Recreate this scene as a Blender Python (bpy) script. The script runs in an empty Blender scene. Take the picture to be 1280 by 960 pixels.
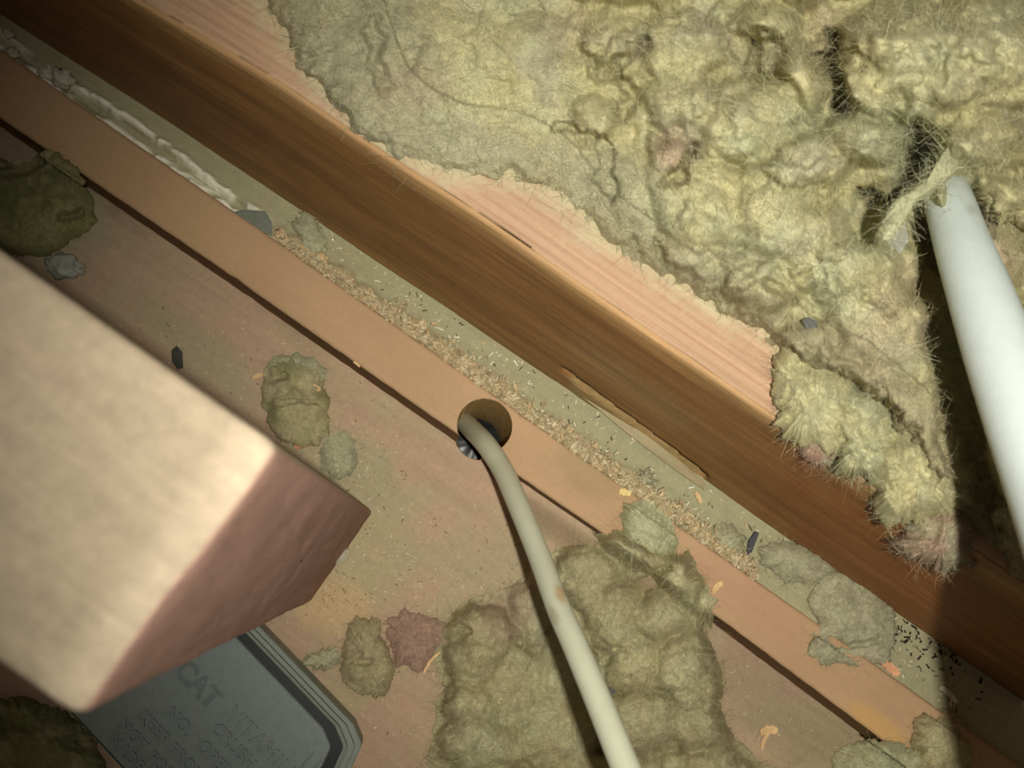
import bpy, math, random
import numpy as np
from mathutils import Vector, Matrix

random.seed(7)
RNG = np.random.default_rng(7)

# ------------------------------------------------------------------ camera
FPX = 1000.0                      # focal length in pixels of the 1280x960 frame
CZ = 0.42                         # camera height above the boards (m)
nrm = np.array([.111, .202, 1.0]); nrm /= np.linalg.norm(nrm)     # world up, in camera axes
dx = np.array([.819, -.574, 0.0]); dx = dx - nrm * dx.dot(nrm); dx /= np.linalg.norm(dx)
dy = np.cross(nrm, dx)
RW = np.array([dx, dy, nrm])      # camera -> world
CAM = np.array([0, 0, CZ])
S = bpy.context.scene
cd = bpy.data.cameras.new('camera'); cam = bpy.data.objects.new('camera', cd)
S.collection.objects.link(cam); S.camera = cam
cd.sensor_width = 36; cd.lens = 36 * FPX / 1280; cd.clip_start = .004; cd.clip_end = 20
M4 = Matrix([list(RW[i]) + [CAM[i]] for i in range(3)] + [[0, 0, 0, 1]])
cam.matrix_world = M4
cd.dof.use_dof = True; cd.dof.focus_distance = .36; cd.dof.aperture_fstop = 12.5

# ------------------------------------------------------------------ light
w = bpy.data.worlds.new('world'); S.world = w; w.use_nodes = True
w.node_tree.nodes['Background'].inputs[0].default_value = (.55, .45, .32, 1)
w.node_tree.nodes['Background'].inputs[1].default_value = .13
LCAM = np.array([.030, .004, .10])                # hand torch, in camera axes (right, up, behind)
LPOS = CAM + RW @ LCAM
ld = bpy.data.lights.new('torch', 'SPOT'); lo = bpy.data.objects.new('torch', ld)
S.collection.objects.link(lo); lo.location = LPOS
ld.energy = 9.4; ld.color = (1.0, .965, .85); ld.shadow_soft_size = .0055
ld.spot_size = math.radians(89); ld.spot_blend = 1.0
S.view_settings.view_transform = 'Standard'; S.view_settings.look = 'None'
S.view_settings.exposure = 0.12; S.view_settings.gamma = 1.0
S.view_settings.use_curve_mapping = False

# ------------------------------------------------------------------ mapping helpers
def ray(px, py):
    px = np.asarray(px, float); py = np.asarray(py, float)
    v = np.stack([(px - 640) / FPX, -(py - 480) / FPX, -np.ones_like(px)], -1)
    return v @ RW.T
def at(px, py, z):                 # world point at height z
    r = ray(px, py); t = (np.asarray(z) - CZ) / r[..., 2]
    return CAM + r * t[..., None]
def atd(px, py, d):                # world point at camera depth d
    return CAM + ray(px, py) * np.asarray(d)[..., None]
def proj(p):
    q = (np.asarray(p) - CAM) @ RW
    return 640 + FPX * q[..., 0] / -q[..., 2], 480 - FPX * q[..., 1] / -q[..., 2]
def toward(px, py, d):             # point the torch
    return Vector(atd(px, py, d)) - Vector(LPOS)
lo.rotation_euler = toward(930, 420, .38).to_track_quat('-Z', 'Y').to_euler()

def lin(c):
    c = np.asarray(c, float) / 255
    return np.where(c <= .04045, c / 12.92, ((c + .055) / 1.055) ** 2.4)

# ------------------------------------------------------------------ noise
def _h(ix, iy, iz, seed):
    n = (ix.astype(np.uint32) * np.uint32(73856093)) ^ (iy.astype(np.uint32) * np.uint32(19349663)) ^ \
        (iz.astype(np.uint32) * np.uint32(83492791)) ^ np.uint32((seed * 2654435761) & 0xffffffff)
    n ^= n >> np.uint32(13); n *= np.uint32(1274126177); n ^= n >> np.uint32(16)
    return n
def pn(x, y, z=0.0, seed=1):       # gradient noise, about -1..1
    x, y, z = np.broadcast_arrays(np.asarray(x, float), np.asarray(y, float), np.asarray(z, float))
    xi = np.floor(x).astype(np.int64); yi = np.floor(y).astype(np.int64); zi = np.floor(z).astype(np.int64)
    xf, yf, zf = x - xi, y - yi, z - zi
    f = lambda t: t * t * t * (t * (t * 6 - 15) + 10)
    u, v, ww = f(xf), f(yf), f(zf)
    r = np.zeros_like(x)
    flat = np.all(z == 0)
    for a in (0, 1):
        for b in (0, 1):
            for c in ((0,) if flat else (0, 1)):
                n = _h(xi + a, yi + b, zi + c, seed)
                g1 = (n & np.uint32(1023)) / 511.5 - 1
                g2 = ((n >> np.uint32(10)) & np.uint32(1023)) / 511.5 - 1
                g3 = ((n >> np.uint32(20)) & np.uint32(1023)) / 511.5 - 1
                d = g1 * (xf - a) + g2 * (yf - b) + (0 if flat else g3 * (zf - c))
                r += d * (u if a else 1 - u) * (v if b else 1 - v) * (1 if flat else (ww if c else 1 - ww))
    return r * 1.4
def fbm(x, y, seed=1, o=4, z=0.0):
    r = 0; a = 1.0; s = 1.0
    for k in range(o):
        r = r + a * pn(np.asarray(x) * s, np.asarray(y) * s, np.asarray(z) * s, seed + k); a *= .5; s *= 2.03
    return r
def sm(e0, e1, x):
    t = np.clip((x - e0) / (e1 - e0), 0, 1); return t * t * (3 - 2 * t)
def dpoly(x, y, pts):              # distance to a polyline
    d = np.full(np.shape(x), 1e9)
    for (ax, ay), (bx, by) in zip(pts[:-1], pts[1:]):
        ex, ey = bx - ax, by - ay
        t = np.clip(((x - ax) * ex + (y - ay) * ey) / (ex * ex + ey * ey), 0, 1)
        d = np.minimum(d, np.hypot(x - ax - t * ex, y - ay - t * ey))
    return d
def side(x, y, pts):               # signed distance, positive right-hand (up/right) of the polyline
    d = np.full(np.shape(x), 1e9); s = np.ones(np.shape(x))
    for (ax, ay), (bx, by) in zip(pts[:-1], pts[1:]):
        ex, ey = bx - ax, by - ay
        t = np.clip(((x - ax) * ex + (y - ay) * ey) / (ex * ex + ey * ey), 0, 1)
        q = np.hypot(x - ax - t * ex, y - ay - t * ey)
        c = (ex * (y - ay) - ey * (x - ax)) / math.hypot(ex, ey)
        m = q < d - 1e-9
        s = np.where(m, np.where(c < 0, 1, -1), s); d = np.minimum(d, q)
    return d * s
def blob(x, y, cx, cy, rx, ry, ang=0, seed=0, rough=.35):
    a = math.radians(ang); c, s = math.cos(a), math.sin(a)
    X = (x - cx) * c + (y - cy) * s; Y = -(x - cx) * s + (y - cy) * c
    r = np.hypot(X / rx, Y / ry)
    if rough: r = r + rough * fbm(x / 45, y / 45, 50 + seed, 4)
    return np.maximum(r, 0)

# ------------------------------------------------------------------ mesh building
def new_mesh(name, V, F, col=None, smooth=True):
    me = bpy.data.meshes.new(name)
    V = np.asarray(V, np.float32).reshape(-1, 3)
    if isinstance(F, np.ndarray):
        k = F.shape[1]; n = len(F)
        me.vertices.add(len(V)); me.vertices.foreach_set('co', V.ravel())
        me.loops.add(n * k); me.loops.foreach_set('vertex_index', F.astype(np.int32).ravel())
        me.polygons.add(n); me.polygons.foreach_set('loop_start', np.arange(0, n * k, k, dtype=np.int32))
        me.update(calc_edges=True)
    else:
        me.from_pydata([tuple(v) for v in V.tolist()], [], F)
    if col is not None:
        c = np.asarray(col, np.float32)
        if c.ndim == 1: c = np.tile(c, (len(V), 1))
        c = np.concatenate([c, np.ones((len(c), 1), np.float32)], 1)
        at_ = me.color_attributes.new('Col', 'FLOAT_COLOR', 'POINT'); at_.data.foreach_set('color', c.ravel())
    me.polygons.foreach_set('use_smooth', [smooth] * len(me.polygons))
    me.update()
    return me
def obj(name, me, mat, parent=None):
    if not isinstance(me, bpy.types.Mesh): raise TypeError
    o = bpy.data.objects.new(name, me); S.collection.objects.link(o)
    if len(me.materials) == 0: me.materials.append(mat)
    if parent: o.parent = parent
    return o
def tag(o, label, cat, group=None, kind=None):
    if label: o['label'] = label
    if cat: o['category'] = cat
    if group: o['group'] = group
    if kind: o['kind'] = kind
    return o
def empty(name, loc):
    o = bpy.data.objects.new(name, None); S.collection.objects.link(o); o.empty_display_size = .02
    o.location = loc; return o
def reloc(o, loc):                 # move the origin of a root mesh / child under an Empty
    o.location = loc
def grid_faces(nu, nv):
    i = np.arange(nu - 1)[:, None] * nv + np.arange(nv - 1)[None]
    i = i.ravel()
    return np.stack([i, i + nv, i + nv + 1, i + 1], 1)

# ------------------------------------------------------------------ materials
def mat(name, rough=.8, bump=(), grain=None, var=.2, vscale=200, spec=.3, **kw):
    """Col attribute x noise; bump = list of (scale xyz, strength distance)"""
    m = bpy.data.materials.new(name); m.use_nodes = True
    nt = m.node_tree; N = nt.nodes; L = nt.links
    b = N['Principled BSDF']; b.inputs['Roughness'].default_value = rough
    b.inputs['Specular IOR Level'].default_value = spec
    for k, v in kw.items(): b.inputs[k.replace('_', ' ')].default_value = v
    at_ = N.new('ShaderNodeAttribute'); at_.attribute_name = 'Col'
    tc = N.new('ShaderNodeTexCoord')
    def noise(scale, det=4, dist=0.0, rgh=.6):
        mp = N.new('ShaderNodeMapping'); mp.inputs['Scale'].default_value = scale
        L.new(tc.outputs['Object'], mp.inputs[0])
        n = N.new('ShaderNodeTexNoise'); n.inputs['Scale'].default_value = 1
        n.inputs['Detail'].default_value = det; n.inputs['Distortion'].default_value = dist
        n.inputs['Roughness'].default_value = rgh
        L.new(mp.outputs[0], n.inputs[0]); return n.outputs['Fac']
    col = at_.outputs['Color']
    def mult(col, fac, lo_, hi_):
        r = N.new('ShaderNodeMapRange'); r.inputs[1].default_value = .3; r.inputs[2].default_value = .7
        r.inputs[3].default_value = lo_; r.inputs[4].default_value = hi_; L.new(fac, r.inputs[0])
        mx = N.new('ShaderNodeVectorMath'); mx.operation = 'SCALE'
        L.new(col, mx.inputs[0]); L.new(r.outputs[0], mx.inputs['Scale']); return mx.outputs[0]
    if var:
        col = mult(col, noise((vscale,) * 3, 5, .6, .7), 1 - var, 1 + var)
    if grain:
        for (sc, lo_, hi_, ds) in grain:
            col = mult(col, noise(sc, 3, ds), lo_, hi_)
    L.new(col, b.inputs['Base Color'])
    prev = None
    for (sc, dist, ds) in bump:
        bp = N.new('ShaderNodeBump'); bp.inputs['Distance'].default_value = dist; bp.inputs['Strength'].default_value = 1
        L.new(noise(sc, 5, ds, .65), bp.inputs['Height'])
        if prev: L.new(prev, bp.inputs['Normal'])
        prev = bp.outputs[0]
    if prev: L.new(prev, b.inputs['Normal'])
    return m
WOOL = mat('mineral_wool', .95, [((330,) * 3, .0012, 2.2), ((900,) * 3, .0009, 1.6), ((2200,) * 3, .0007, .8)], var=.20, vscale=420, spec=.08, grain=[((140,) * 3, .9, 1.08, 1.5)])
BOARD = mat('dusty_board', .85, [((500,) * 3, .0003, .3), ((60, 700, 60), .0001, .3)], var=.09, vscale=350,
            grain=[((14, 190, 14), .93, 1.07, .6)], spec=.2)
WOODTOP = mat('planed_softwood', .7, [((30, 800, 800), .0003, .2)], var=.06, vscale=500,
              grain=[((9, 260, 60), .86, 1.10, .8), ((4, 70, 20), .92, 1.06, .5)], spec=.3)
WOODFLAT = mat('batten_softwood', .75, [((300, 700, 700), .0002, .2)], var=.05, vscale=420, grain=[((5, 60, 20), .95, 1.05, .5)], spec=.2)
WOODSIDE = mat('aged_softwood', .55, [((25, 500, 500), .0003, .3)], var=.08, vscale=400,
               grain=[((7, 60, 190), .78, 1.16, 1.2), ((3, 20, 45), .80, 1.18, 1.5)], spec=.35)
SAWN = mat('sawn_softwood', .85, [((260, 420, 420), .0004, .5), ((1400,) * 3, .0002, 0)], var=.12, vscale=300,
           grain=[((25, 160, 160), .88, 1.08, .8)], spec=.2)
ENDG = mat('end_grain', .9, [((300, 90, 900), .0006, .5), ((1400,) * 3, .0003, 0)], var=.16, vscale=220, spec=.15)
CABLE = mat('cable_sheath', .42, [((700,) * 3, .00006, 0)], var=.04, vscale=160, spec=.45)
PLASTIC = mat('moulded_plastic', .5, [((1600,) * 3, .00012, 0)], var=.10, vscale=240, spec=.45)
BLACKFILL = mat('groove_and_void_black', .35, var=.05, spec=.4)
CRUMB = mat('crumbs', .9, [((900,) * 3, .0003, 0)], var=.2, vscale=500, spec=.2)
SLATE = mat('slate', .6, [((500, 900, 500), .0003, 0)], var=.15, vscale=400, spec=.4)
FILM = mat('clear_film', .12, [((260,) * 3, .002, 1.5)], var=.05, spec=.6, Transmission_Weight=.25)

# ------------------------------------------------------------------ setting: levels
ZB = .032            # top of batten
ZS = .026            # dusty strip between batten and joist
ZJ = .1215            # joist top
BU = [(-300, -151), (94, 127), (345, 300), (860, 665), (1500, 1117)]     # batten far edge
BL = [(-300, -62), (0, 147), (270, 331), (570, 541), (800, 698), (1150, 960), (1500, 1212)]   # batten near edge
HOLE = at(606, 532, ZB)[:2]; HR = .0136

def y_line(pts, z):                # world y(x) of a pixel polyline
    P = at(np.array([p[0] for p in pts]), np.array([p[1] for p in pts]), z)
    return lambda x: np.interp(x, P[:, 0], P[:, 1])
yBU = y_line(BU, ZB); yBL = y_line(BL, ZB)
JL = [(-400, -233), (9, 24), (159, 119), (240, 172), (400, 279), (524, 362), (640, 441), (692, 476), (829, 562), (891, 607), (1000, 684), (1170, 800), (1600, 1103)]
JT = [(-200, -233), (165, 0), (337, 100), (476, 196), (587, 265), (719, 357), (965, 525), (1400, 818)]
yJL = y_line(JL, ZS); yJT = y_line(JT, ZJ)

# --- floor: one sheet, lower on the near side of the batten, higher beyond it
def floor_z(x, y):
    m = .5 * (yBU(x) + yBL(x))
    return np.where(y > m, ZS, 0.0)
xs = np.concatenate([np.arange(-.62, -.30, .006), np.arange(-.30, .42, .0013), np.arange(.42, .66, .006)])
ys = np.concatenate([np.arange(-.42, -.22, .006), np.arange(-.22, .20, .0013), np.arange(.20, .60, .02)])
X, Y = np.meshgrid(xs, ys, indexing='ij')
Z = floor_z(X, Y)
P = np.stack([X, Y, Z], -1)
px, py = proj(P)
FCOL = dict(pink=lin((178, 150, 126)), grey=lin((168, 158, 122)), dust=lin((162, 152, 122)), tan=lin((200, 168, 124)),
            white=lin((232, 228, 208)), dark=lin((84, 74, 52)), dkw=lin((120, 104, 84)))
col = np.empty(P.shape); col[:] = FCOL['pink']
def paint(col, m, c):
    m = m[..., None]; return col * (1 - m) + c * m
# general settled dust, patchy
n1 = fbm(px / 120, py / 120, 3, 5)
col = paint(col, .55 * sm(-.1, .5, n1), FCOL['grey'])
for i, (cx, cy, rx, ry, an, st, c) in enumerate([
        (440, 590, 95, 55, 40, .9, 'dust'), (470, 690, 60, 75, 20, .75, 'grey'), (250, 440, 120, 32, 36, .8, 'dust'),
        (420, 760, 60, 40, 0, .6, 'tan'), (60, 260, 110, 90, 20, .9, 'dust'), (700, 800, 240, 160, 30, .7, 'dust'),
        (380, 400, 90, 30, 36, .35, 'dkw'), (980, 880, 150, 70, 36, .35, 'dkw'), (120, 200, 130, 50, 36, .6, 'dkw')]):
    col = paint(col, st * (1 - sm(.45, 1.15, blob(px, py, cx, cy, rx, ry, an, i))), FCOL[c])
onS = (Y > .5 * (yBU(X) + yBL(X)))
colS = np.empty(P.shape); colS[:] = lin((156, 152, 120))
colS = paint(colS, .5 * sm(-.1, .6, fbm(px / 60, py / 60, 9, 4)), lin((150, 140, 110)))
dB = (Y - yBU(X))                  # distance beyond the batten's far edge, metres
rag = .0035 * fbm(px / 30, py / 30, 12, 4)
# crumbly plaster / debris ridge along the batten
band = (1 - sm(.004, .011, dB + rag)) * sm(300, 380, px) * (1 - sm(900, 960, px))
colS = paint(colS, band * .9, lin((180, 162, 126)))
bandw = np.maximum((1 - sm(.0016, .0030, np.abs(dB - .0022 + rag * .3))) * sm(-.25, .05, fbm(px / 38, py / 38, 21, 3)),
                   (1 - sm(.0010, .0024, np.abs(dB - .0085 + rag * .5 + .0015 * np.sin(px / 37)))) * sm(-.35, .0, fbm(px / 30, py / 30, 22, 3))) * (1 - sm(300, 350, px))
colS = paint(colS, bandw, FCOL['white'])
spk = sm(.50, .60, pn(px / 3.2, py / 3.2, 0, 31)) * (1 - sm(.4, 1, blob(px, py, 1165, 810, 90, 45, 40, 2, .2)))
colS = paint(colS, spk * .85, lin((50, 45, 36)))
col = np.where(onS[..., None], colS, col)
fine = fbm(px / 16, py / 16, 40, 4)
dustz = .0004 * np.clip(n1 + .3, 0, 1) + .00025 * fine
Z = Z + dustz
Z = Z + np.where(onS, 0, .017 * (1 - sm(.001, .016, yBL(X) - Y)) * sm(610, 650, px) * (1 - sm(860, 885, px)))
Z = Z + np.where(onS, band * (.0035 + .0028 * np.abs(fbm(px / 9, py / 9, 41, 4))) + bandw * (.0035 + .001 * fine), 0)
trench = (1 - sm(.001, .0035, np.abs(dB - .0052 + rag * .3))) * (1 - sm(300, 350, px))
Z = Z - np.where(onS, trench * .004, 0)
P[..., 2] = Z
nu, nv = X.shape
F = grid_faces(nu, nv)
def cut_hole(V, F):
    d = np.hypot(V[:, 0] - HOLE[0], V[:, 1] - HOLE[1])
    inside = d < HR
    F = F[~inside[F].all(1)]
    k = inside
    V[k, :2] = HOLE + (V[k, :2] - HOLE) / np.maximum(d[k, None], 1e-6) * HR
    return V, F
V = P.reshape(-1, 3); V, F = cut_hole(V, F)
tag(obj('floor', new_mesh('floor', V, F, col.reshape(-1, 3)), BOARD), 'dusty pinkish boards and grey strip below the joist', None, kind='structure')

# --- batten: top grid + sides, hole through it
xb = np.arange(-.6, .6, .0015); tb = np.linspace(0, 1, 22)
XB, TB = np.meshgrid(xb, tb, indexing='ij')
nick = .0003 * fbm(XB / .01, 0 * XB, 61, 3) + 0.0009 * np.clip(pn(XB / .02, 0 * XB, 0, 62) - .45, 0, 1) * 3
y0 = yBL(XB) + nick; y1 = yBU(XB) + .0003 * fbm(XB / .012, 0 * XB, 63, 3)
YB = y0 + (y1 - y0) * TB
ed = np.minimum(TB, 1 - TB)
ZBB = ZB - .0010 * (1 - sm(0, .05, ed)) + .00006 * fbm(XB / .02, YB / .004, 64, 3)
Vt = np.stack([XB, YB, ZBB], -1)
px, py = proj(Vt)
colb = np.empty(Vt.shape); colb[:] = lin((180, 148, 114))
colb = paint(colb, .5 * sm(.0, .6, fbm(px / 150, py / 150, 65, 3)), lin((172, 140, 106)))
colb = paint(colb, .6 * (1 - sm(.3, 1.1, blob(px, py, 930, 745, 120, 40, 36, 66))), lin((178, 138, 112)))
colb = paint(colb, .45 * (1 - sm(.3, 1.1, blob(px, py, 735, 590, 70, 30, 36, 67))), lin((140, 128, 90)))
colb = paint(colb, .5 * (1 - sm(.3, 1.1, blob(px, py, 1090, 900, 60, 20, 36, 68))), lin((205, 160, 90)))
n_, m_ = XB.shape
low = np.stack([XB[:, 0], YB[:, 0] + .0004, np.full(n_, -.002)], -1)
low1 = np.stack([XB[:, 0], YB[:, 0], np.full(n_, ZB - .0012)], -1)
hi = np.stack([XB[:, -1], YB[:, -1], np.full(n_, -.002)], -1)
Vt = np.concatenate([low[:, None], low1[:, None], Vt, hi[:, None]], 1)
cb2 = np.concatenate([np.tile(lin((120, 90, 60)), (n_, 2, 1)), colb, colb[:, -1:]], 1)
V = Vt.reshape(-1, 3); F = grid_faces(n_, m_ + 3)
V, F = cut_hole(V, F)
tag(obj('wooden_batten', new_mesh('batten', V, F, cb2.reshape(-1, 3)), WOODFLAT),
    'narrow tan wooden batten lying beside the joist, with a round hole drilled in it', 'batten')

# hole lining: a part of the batten
ba = bpy.data.objects['wooden_batten']
th = np.linspace(0, 2 * math.pi, 97)
rows = []; cols = []
for zz in np.concatenate([[ZB - .0005], np.linspace(ZB - .002, -.034, 14)]):
    r = HR + (.0001 if zz > ZB - .001 else .00012 * np.sin(zz * 2600))
    rr = r + .00025 * pn(th * 3, zz * 300, 0, 71)
    yy = HOLE[1] + rr * np.sin(th); xx = HOLE[0] + rr * np.cos(th)
    topz = np.where(yy < yBL(xx), 0.0005, zz)
    rows.append(np.stack([xx, yy, np.minimum(zz, topz)], -1))
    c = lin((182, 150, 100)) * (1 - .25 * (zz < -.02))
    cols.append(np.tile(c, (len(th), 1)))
obj('hole_lining', new_mesh('lining', np.array(rows).reshape(-1, 3), grid_faces(len(rows), 97), np.array(cols).reshape(-1, 3)), ENDG, ba)
# black disc added below the hole, its colour standing in for the cavity's darkness
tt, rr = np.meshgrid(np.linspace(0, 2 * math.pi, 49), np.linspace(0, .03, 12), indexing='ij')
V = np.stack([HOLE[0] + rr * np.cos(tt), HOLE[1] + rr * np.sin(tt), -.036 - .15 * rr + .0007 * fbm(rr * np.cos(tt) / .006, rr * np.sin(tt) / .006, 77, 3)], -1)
tag(obj('void_dark_disc', new_mesh('void', V.reshape(-1, 3), grid_faces(49, 12), lin((20, 21, 20))), BLACKFILL),
    'black disc added for the darkness deep down inside the drilled hole', 'sheet')

# --- big joist
xj = np.arange(-.62, .66, .0016)
nside = 64; ntop = 34
JW = .050
lean = np.linspace(0, 1, nside)
XJ, TJ = np.meshgrid(xj, lean, indexing='ij')
yb = yJL(XJ); yt = yJT(XJ)
k_ = np.ones(25) / 25
def smooth(a): return np.apply_along_axis(lambda r: np.convolve(np.pad(r, 12, mode='edge'), k_, 'valid'), 0, a)
yb = smooth(yb); yt = smooth(yt)
zj = -.004 + (ZJ + .004) * TJ
YJ = yb + (yt - yb) * np.clip((zj - ZS) / (ZJ - ZS), 0, 1)
Vs = np.stack([XJ, YJ, zj], -1)
px, py = proj(Vs)
# crack along the foot of the joist with a split-off sliver beneath it
crack = [(704, 462), (724, 478), (764, 507), (779, 518), (842, 564), (880, 594)]
cw = (1 - sm(1.0, 3.2, dpoly(px, py, crack) + .8 * pn(px / 9, py / 9, 0, 81)))
below = (1 - sm(0, 4, side(px, py, crack))) * sm(705, 730, px) * (1 - sm(850, 890, px))
YJ = YJ + .008 * cw - .0008 * below + .0003 * fbm(XJ / .05, zj / .006, 82, 3)
gap = [(70, 130), (196, 135), (215, 165)]
Vs = np.stack([XJ, YJ, zj], -1)
colj = np.empty(Vs.shape); colj[:] = lin((142, 104, 62))
colj = paint(colj, .55 * sm(-.1, .7, fbm(XJ / .16, zj / .03, 83, 4)), lin((114, 80, 46)))
colj = paint(colj, .6 * (1 - sm(.2, 1.0, blob(px, py, 200, 120, 300, 60, 35, 84))), lin((112, 76, 46)))
colj = paint(colj, .5 * sm(0, .5, below) * .9, lin((164, 148, 104)))
colj = paint(colj, .55 * (1 - sm(.3, 1.1, blob(px, py, 790, 480, 150, 26, 35, 85))), lin((146, 120, 84)))
colj = paint(colj, .6 * (1 - sm(.3, 1.1, blob(px, py, 1100, 700, 260, 80, 35, 86))), lin((130, 76, 40)))
edgew = sm(.90, .985, TJ + .02 * fbm(XJ / .05, zj / .004, 87, 3))
colj = paint(colj, .75 * edgew, lin((176, 142, 96)))
# rounded arris then top
TT = np.linspace(0, 1, ntop)
XT, TTg = np.meshgrid(xj, TT, indexing='ij')
ra = .0022
arr = np.linspace(0, math.pi / 2, 6)[1:]
XA, AA = np.meshgrid(xj, arr, indexing='ij')
YT = yt[:, -1:] + ra + (JW - ra) * TTg
wear = .0006 * np.clip(pn(XJ[:, :1] / .03, 0, 0, 88), 0, 1)
Vs[..., 2] -= ra * sm(.97, 1, TJ)
Varr = np.stack([XA, yt[:, -1:] + wear + ra * (1 - np.cos(AA)), ZJ - ra + ra * np.sin(AA)], -1)
Vtop = np.stack([XT, YT, np.full(XT.shape, ZJ) + .00025 * fbm(XT / .2, YT / .0018, 89, 2)], -1)
px, py = proj(Vtop)
colt = np.empty(Vtop.shape); colt[:] = lin((190, 156, 128))
gl = np.sin((YT - yt[:, -1:]) / .00062 + 3 * fbm(XT / .12, YT / .02, 90, 2))
colt = paint(colt, .5 * sm(.0, .9, gl), lin((164, 122, 94)))
colt = paint(colt, .5 * (1 - sm(0, .004, YT - yt[:, -1:] + .001 * fbm(XT / .03, YT / .004, 91, 2))), lin((196, 156, 110)))
# dust and loose fibre lying on the top face beside the wool
edge = [(235, -60), (330, 0), (395, 95), (440, 160), (495, 190), (560, 212), (610, 216), (680, 228), (730, 275), (790, 318), (850, 350), (905, 385), (960, 415), (990, 440), (1060, 470)]
sd = side(px, py, edge) + 16 * fbm(px / 40, py / 40, 92, 4)
dm = sm(-34, 12, sd + 14 * pn(px / 5, py / 5, 0, 95))
colt = paint(colt, dm * .92, lin((190, 182, 146)))
colt = paint(colt, .5 * sm(-60, 0, sd) * sm(.1, .6, fbm(px / 6, py / 6, 93, 3)), lin((190, 180, 150)))
Vtop[..., 2] += .0012 * dm * (1 + .5 * fbm(px / 12, py / 12, 94, 3))
back1 = np.stack([XT[:, -1:], YT[:, -1:], np.full((len(xj), 1), -.004)], -1)
Vall = np.concatenate([Vs, Varr, Vtop, back1], 1)
carr = np.tile(lin((184, 146, 104)), (len(xj), len(arr), 1))
call = np.concatenate([colj, carr, colt, colt[:, -1:]], 1)
me = new_mesh('joist', Vall.reshape(-1, 3), grid_faces(len(xj), Vall.shape[1]), call.reshape(-1, 3))
me.materials.append(WOODSIDE); me.materials.append(WOODTOP)
mi = np.zeros((len(xj) - 1, Vall.shape[1] - 1), np.int32); mi[:, nside + 2:] = 1
me.polygons.foreach_set('material_index', mi.ravel())
tag(obj('timber_joist', me, WOODSIDE), 'long brown timber joist on edge, running diagonally with wool heaped on its pink top', 'joist')

up_ = [(712, 474), (740, 494), (764, 512), (790, 532), (820, 553), (850, 576), (882, 604)]
lo2 = [(708, 480), (736, 502), (762, 523), (788, 545), (816, 566), (848, 590), (880, 612)]
V = []
for (a, b), (c_, d2_) in zip(up_, lo2):
    V += [at(a, b, ZS + .0060), at(c_, d2_, ZS + .0045), at(c_, d2_, ZS + .0002), at(a, b, ZS + .0002)]
F = []
for q in range(len(up_) - 1):
    for s_ in range(4): F.append((q * 4 + s_, q * 4 + (s_ + 1) % 4, q * 4 + 4 + (s_ + 1) % 4, q * 4 + 4 + s_))
F += [(0, 1, 2, 3), tuple(len(V) - 1 - k for k in range(4))]
sl = obj('split_sliver', new_mesh('sliver', V, F, lin((158, 142, 104)), smooth=False), WOODSIDE, bpy.data.objects['timber_joist'])
sl['label'] = 'pale split-off sliver along the foot of the joist'

# ------------------------------------------------------------------ wool
WC = dict(y=lin((242, 232, 180)), g=lin((226, 226, 182)), k=lin((228, 220, 186)), p=lin((210, 182, 156)), d=lin((212, 200, 156)),
          m=lin((166, 166, 112)), pk=lin((204, 168, 148)), gd=lin((212, 208, 172)))
def billow(u, v, amp=1.0, seed=0):
    wu = u + 26 * fbm(u / 70, v / 70, 201 + seed, 3) + 7 * pn(u / 18, v / 18, 0, 203 + seed)
    wv = v + 26 * fbm(u / 70, v / 70, 205 + seed, 3) + 7 * pn(u / 18, v / 18, 0, 207 + seed)
    b = 12 * np.abs(pn(wu / 105, wv / 90, 0, 211 + seed)) + 8 * np.abs(pn(wu / 52, wv / 60, 0, 212 + seed)) ** 1.0 \
        + 1.3 * pn(wu / 20, wv / 26, 0, 213 + seed) + .5 * np.abs(pn(wu / 9, wv / 13, 0, 214 + seed)) + .38 * pn(wu / 4.2, wv / 4.2, 0, 215 + seed)
    return amp * b * .001
def strands(V, F, col, n, lmin, lmax, wd, seed, lift=.001):
    """thin curved ribbons rooted on the given surface"""
    rg = np.random.default_rng(seed)
    ar = np.linalg.norm(np.cross(V[F[:, 1]] - V[F[:, 0]], V[F[:, -1]] - V[F[:, 0]]), axis=1) + 1e-12
    f = rg.choice(len(F), n, p=ar / ar.sum()); P0 = V[F[f]].mean(1)
    a, b_ = V[F[f][:, 1]] - V[F[f][:, 0]], V[F[f][:, -1]] - V[F[f][:, 0]]
    nn = np.cross(a, b_); nn /= np.maximum(np.linalg.norm(nn, axis=1, keepdims=True), 1e-12)
    nn *= np.sign(nn[:, 2:3] + 1e-9)
    d = rg.normal(size=(n, 3)); d -= nn * (d * nn).sum(1, keepdims=True) * .75
    d /= np.linalg.norm(d, axis=1, keepdims=True)
    L = rg.uniform(lmin, lmax, n)[:, None]
    cv = rg.normal(size=(n, 3)) * .9
    wv = np.cross(d, nn + .3 * rg.normal(size=(n, 3))); wv /= np.maximum(np.linalg.norm(wv, axis=1, keepdims=True), 1e-9)
    ts = [0, .35, .7, 1.0]
    pts = []
    for t in ts:
        c = P0 + nn * (.0002 + lift * math.sin(math.pi * min(t * 1.1, 1)) * rg.uniform(.2, 1.4, n)[:, None] * (L / .01)) + d * L * t + cv * L * t * t * .35
        h = wd * .5 * (1 - .6 * t)
        pts += [c - wv * h, c + wv * h]
    VV = np.stack(pts, 1)                       # n,8,3
    base = np.arange(n)[:, None] * 8
    FF = np.concatenate([base + np.array([[2 * k, 2 * k + 1, 2 * k + 3, 2 * k + 2]]) for k in range(3)], 0)
    cc = col[F[f][:, 0]] * rg.uniform(.8, 1.45, n)[:, None]
    return VV.reshape(-1, 3), FF, np.repeat(np.clip(cc, 0, .95), 8, 0)
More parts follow.
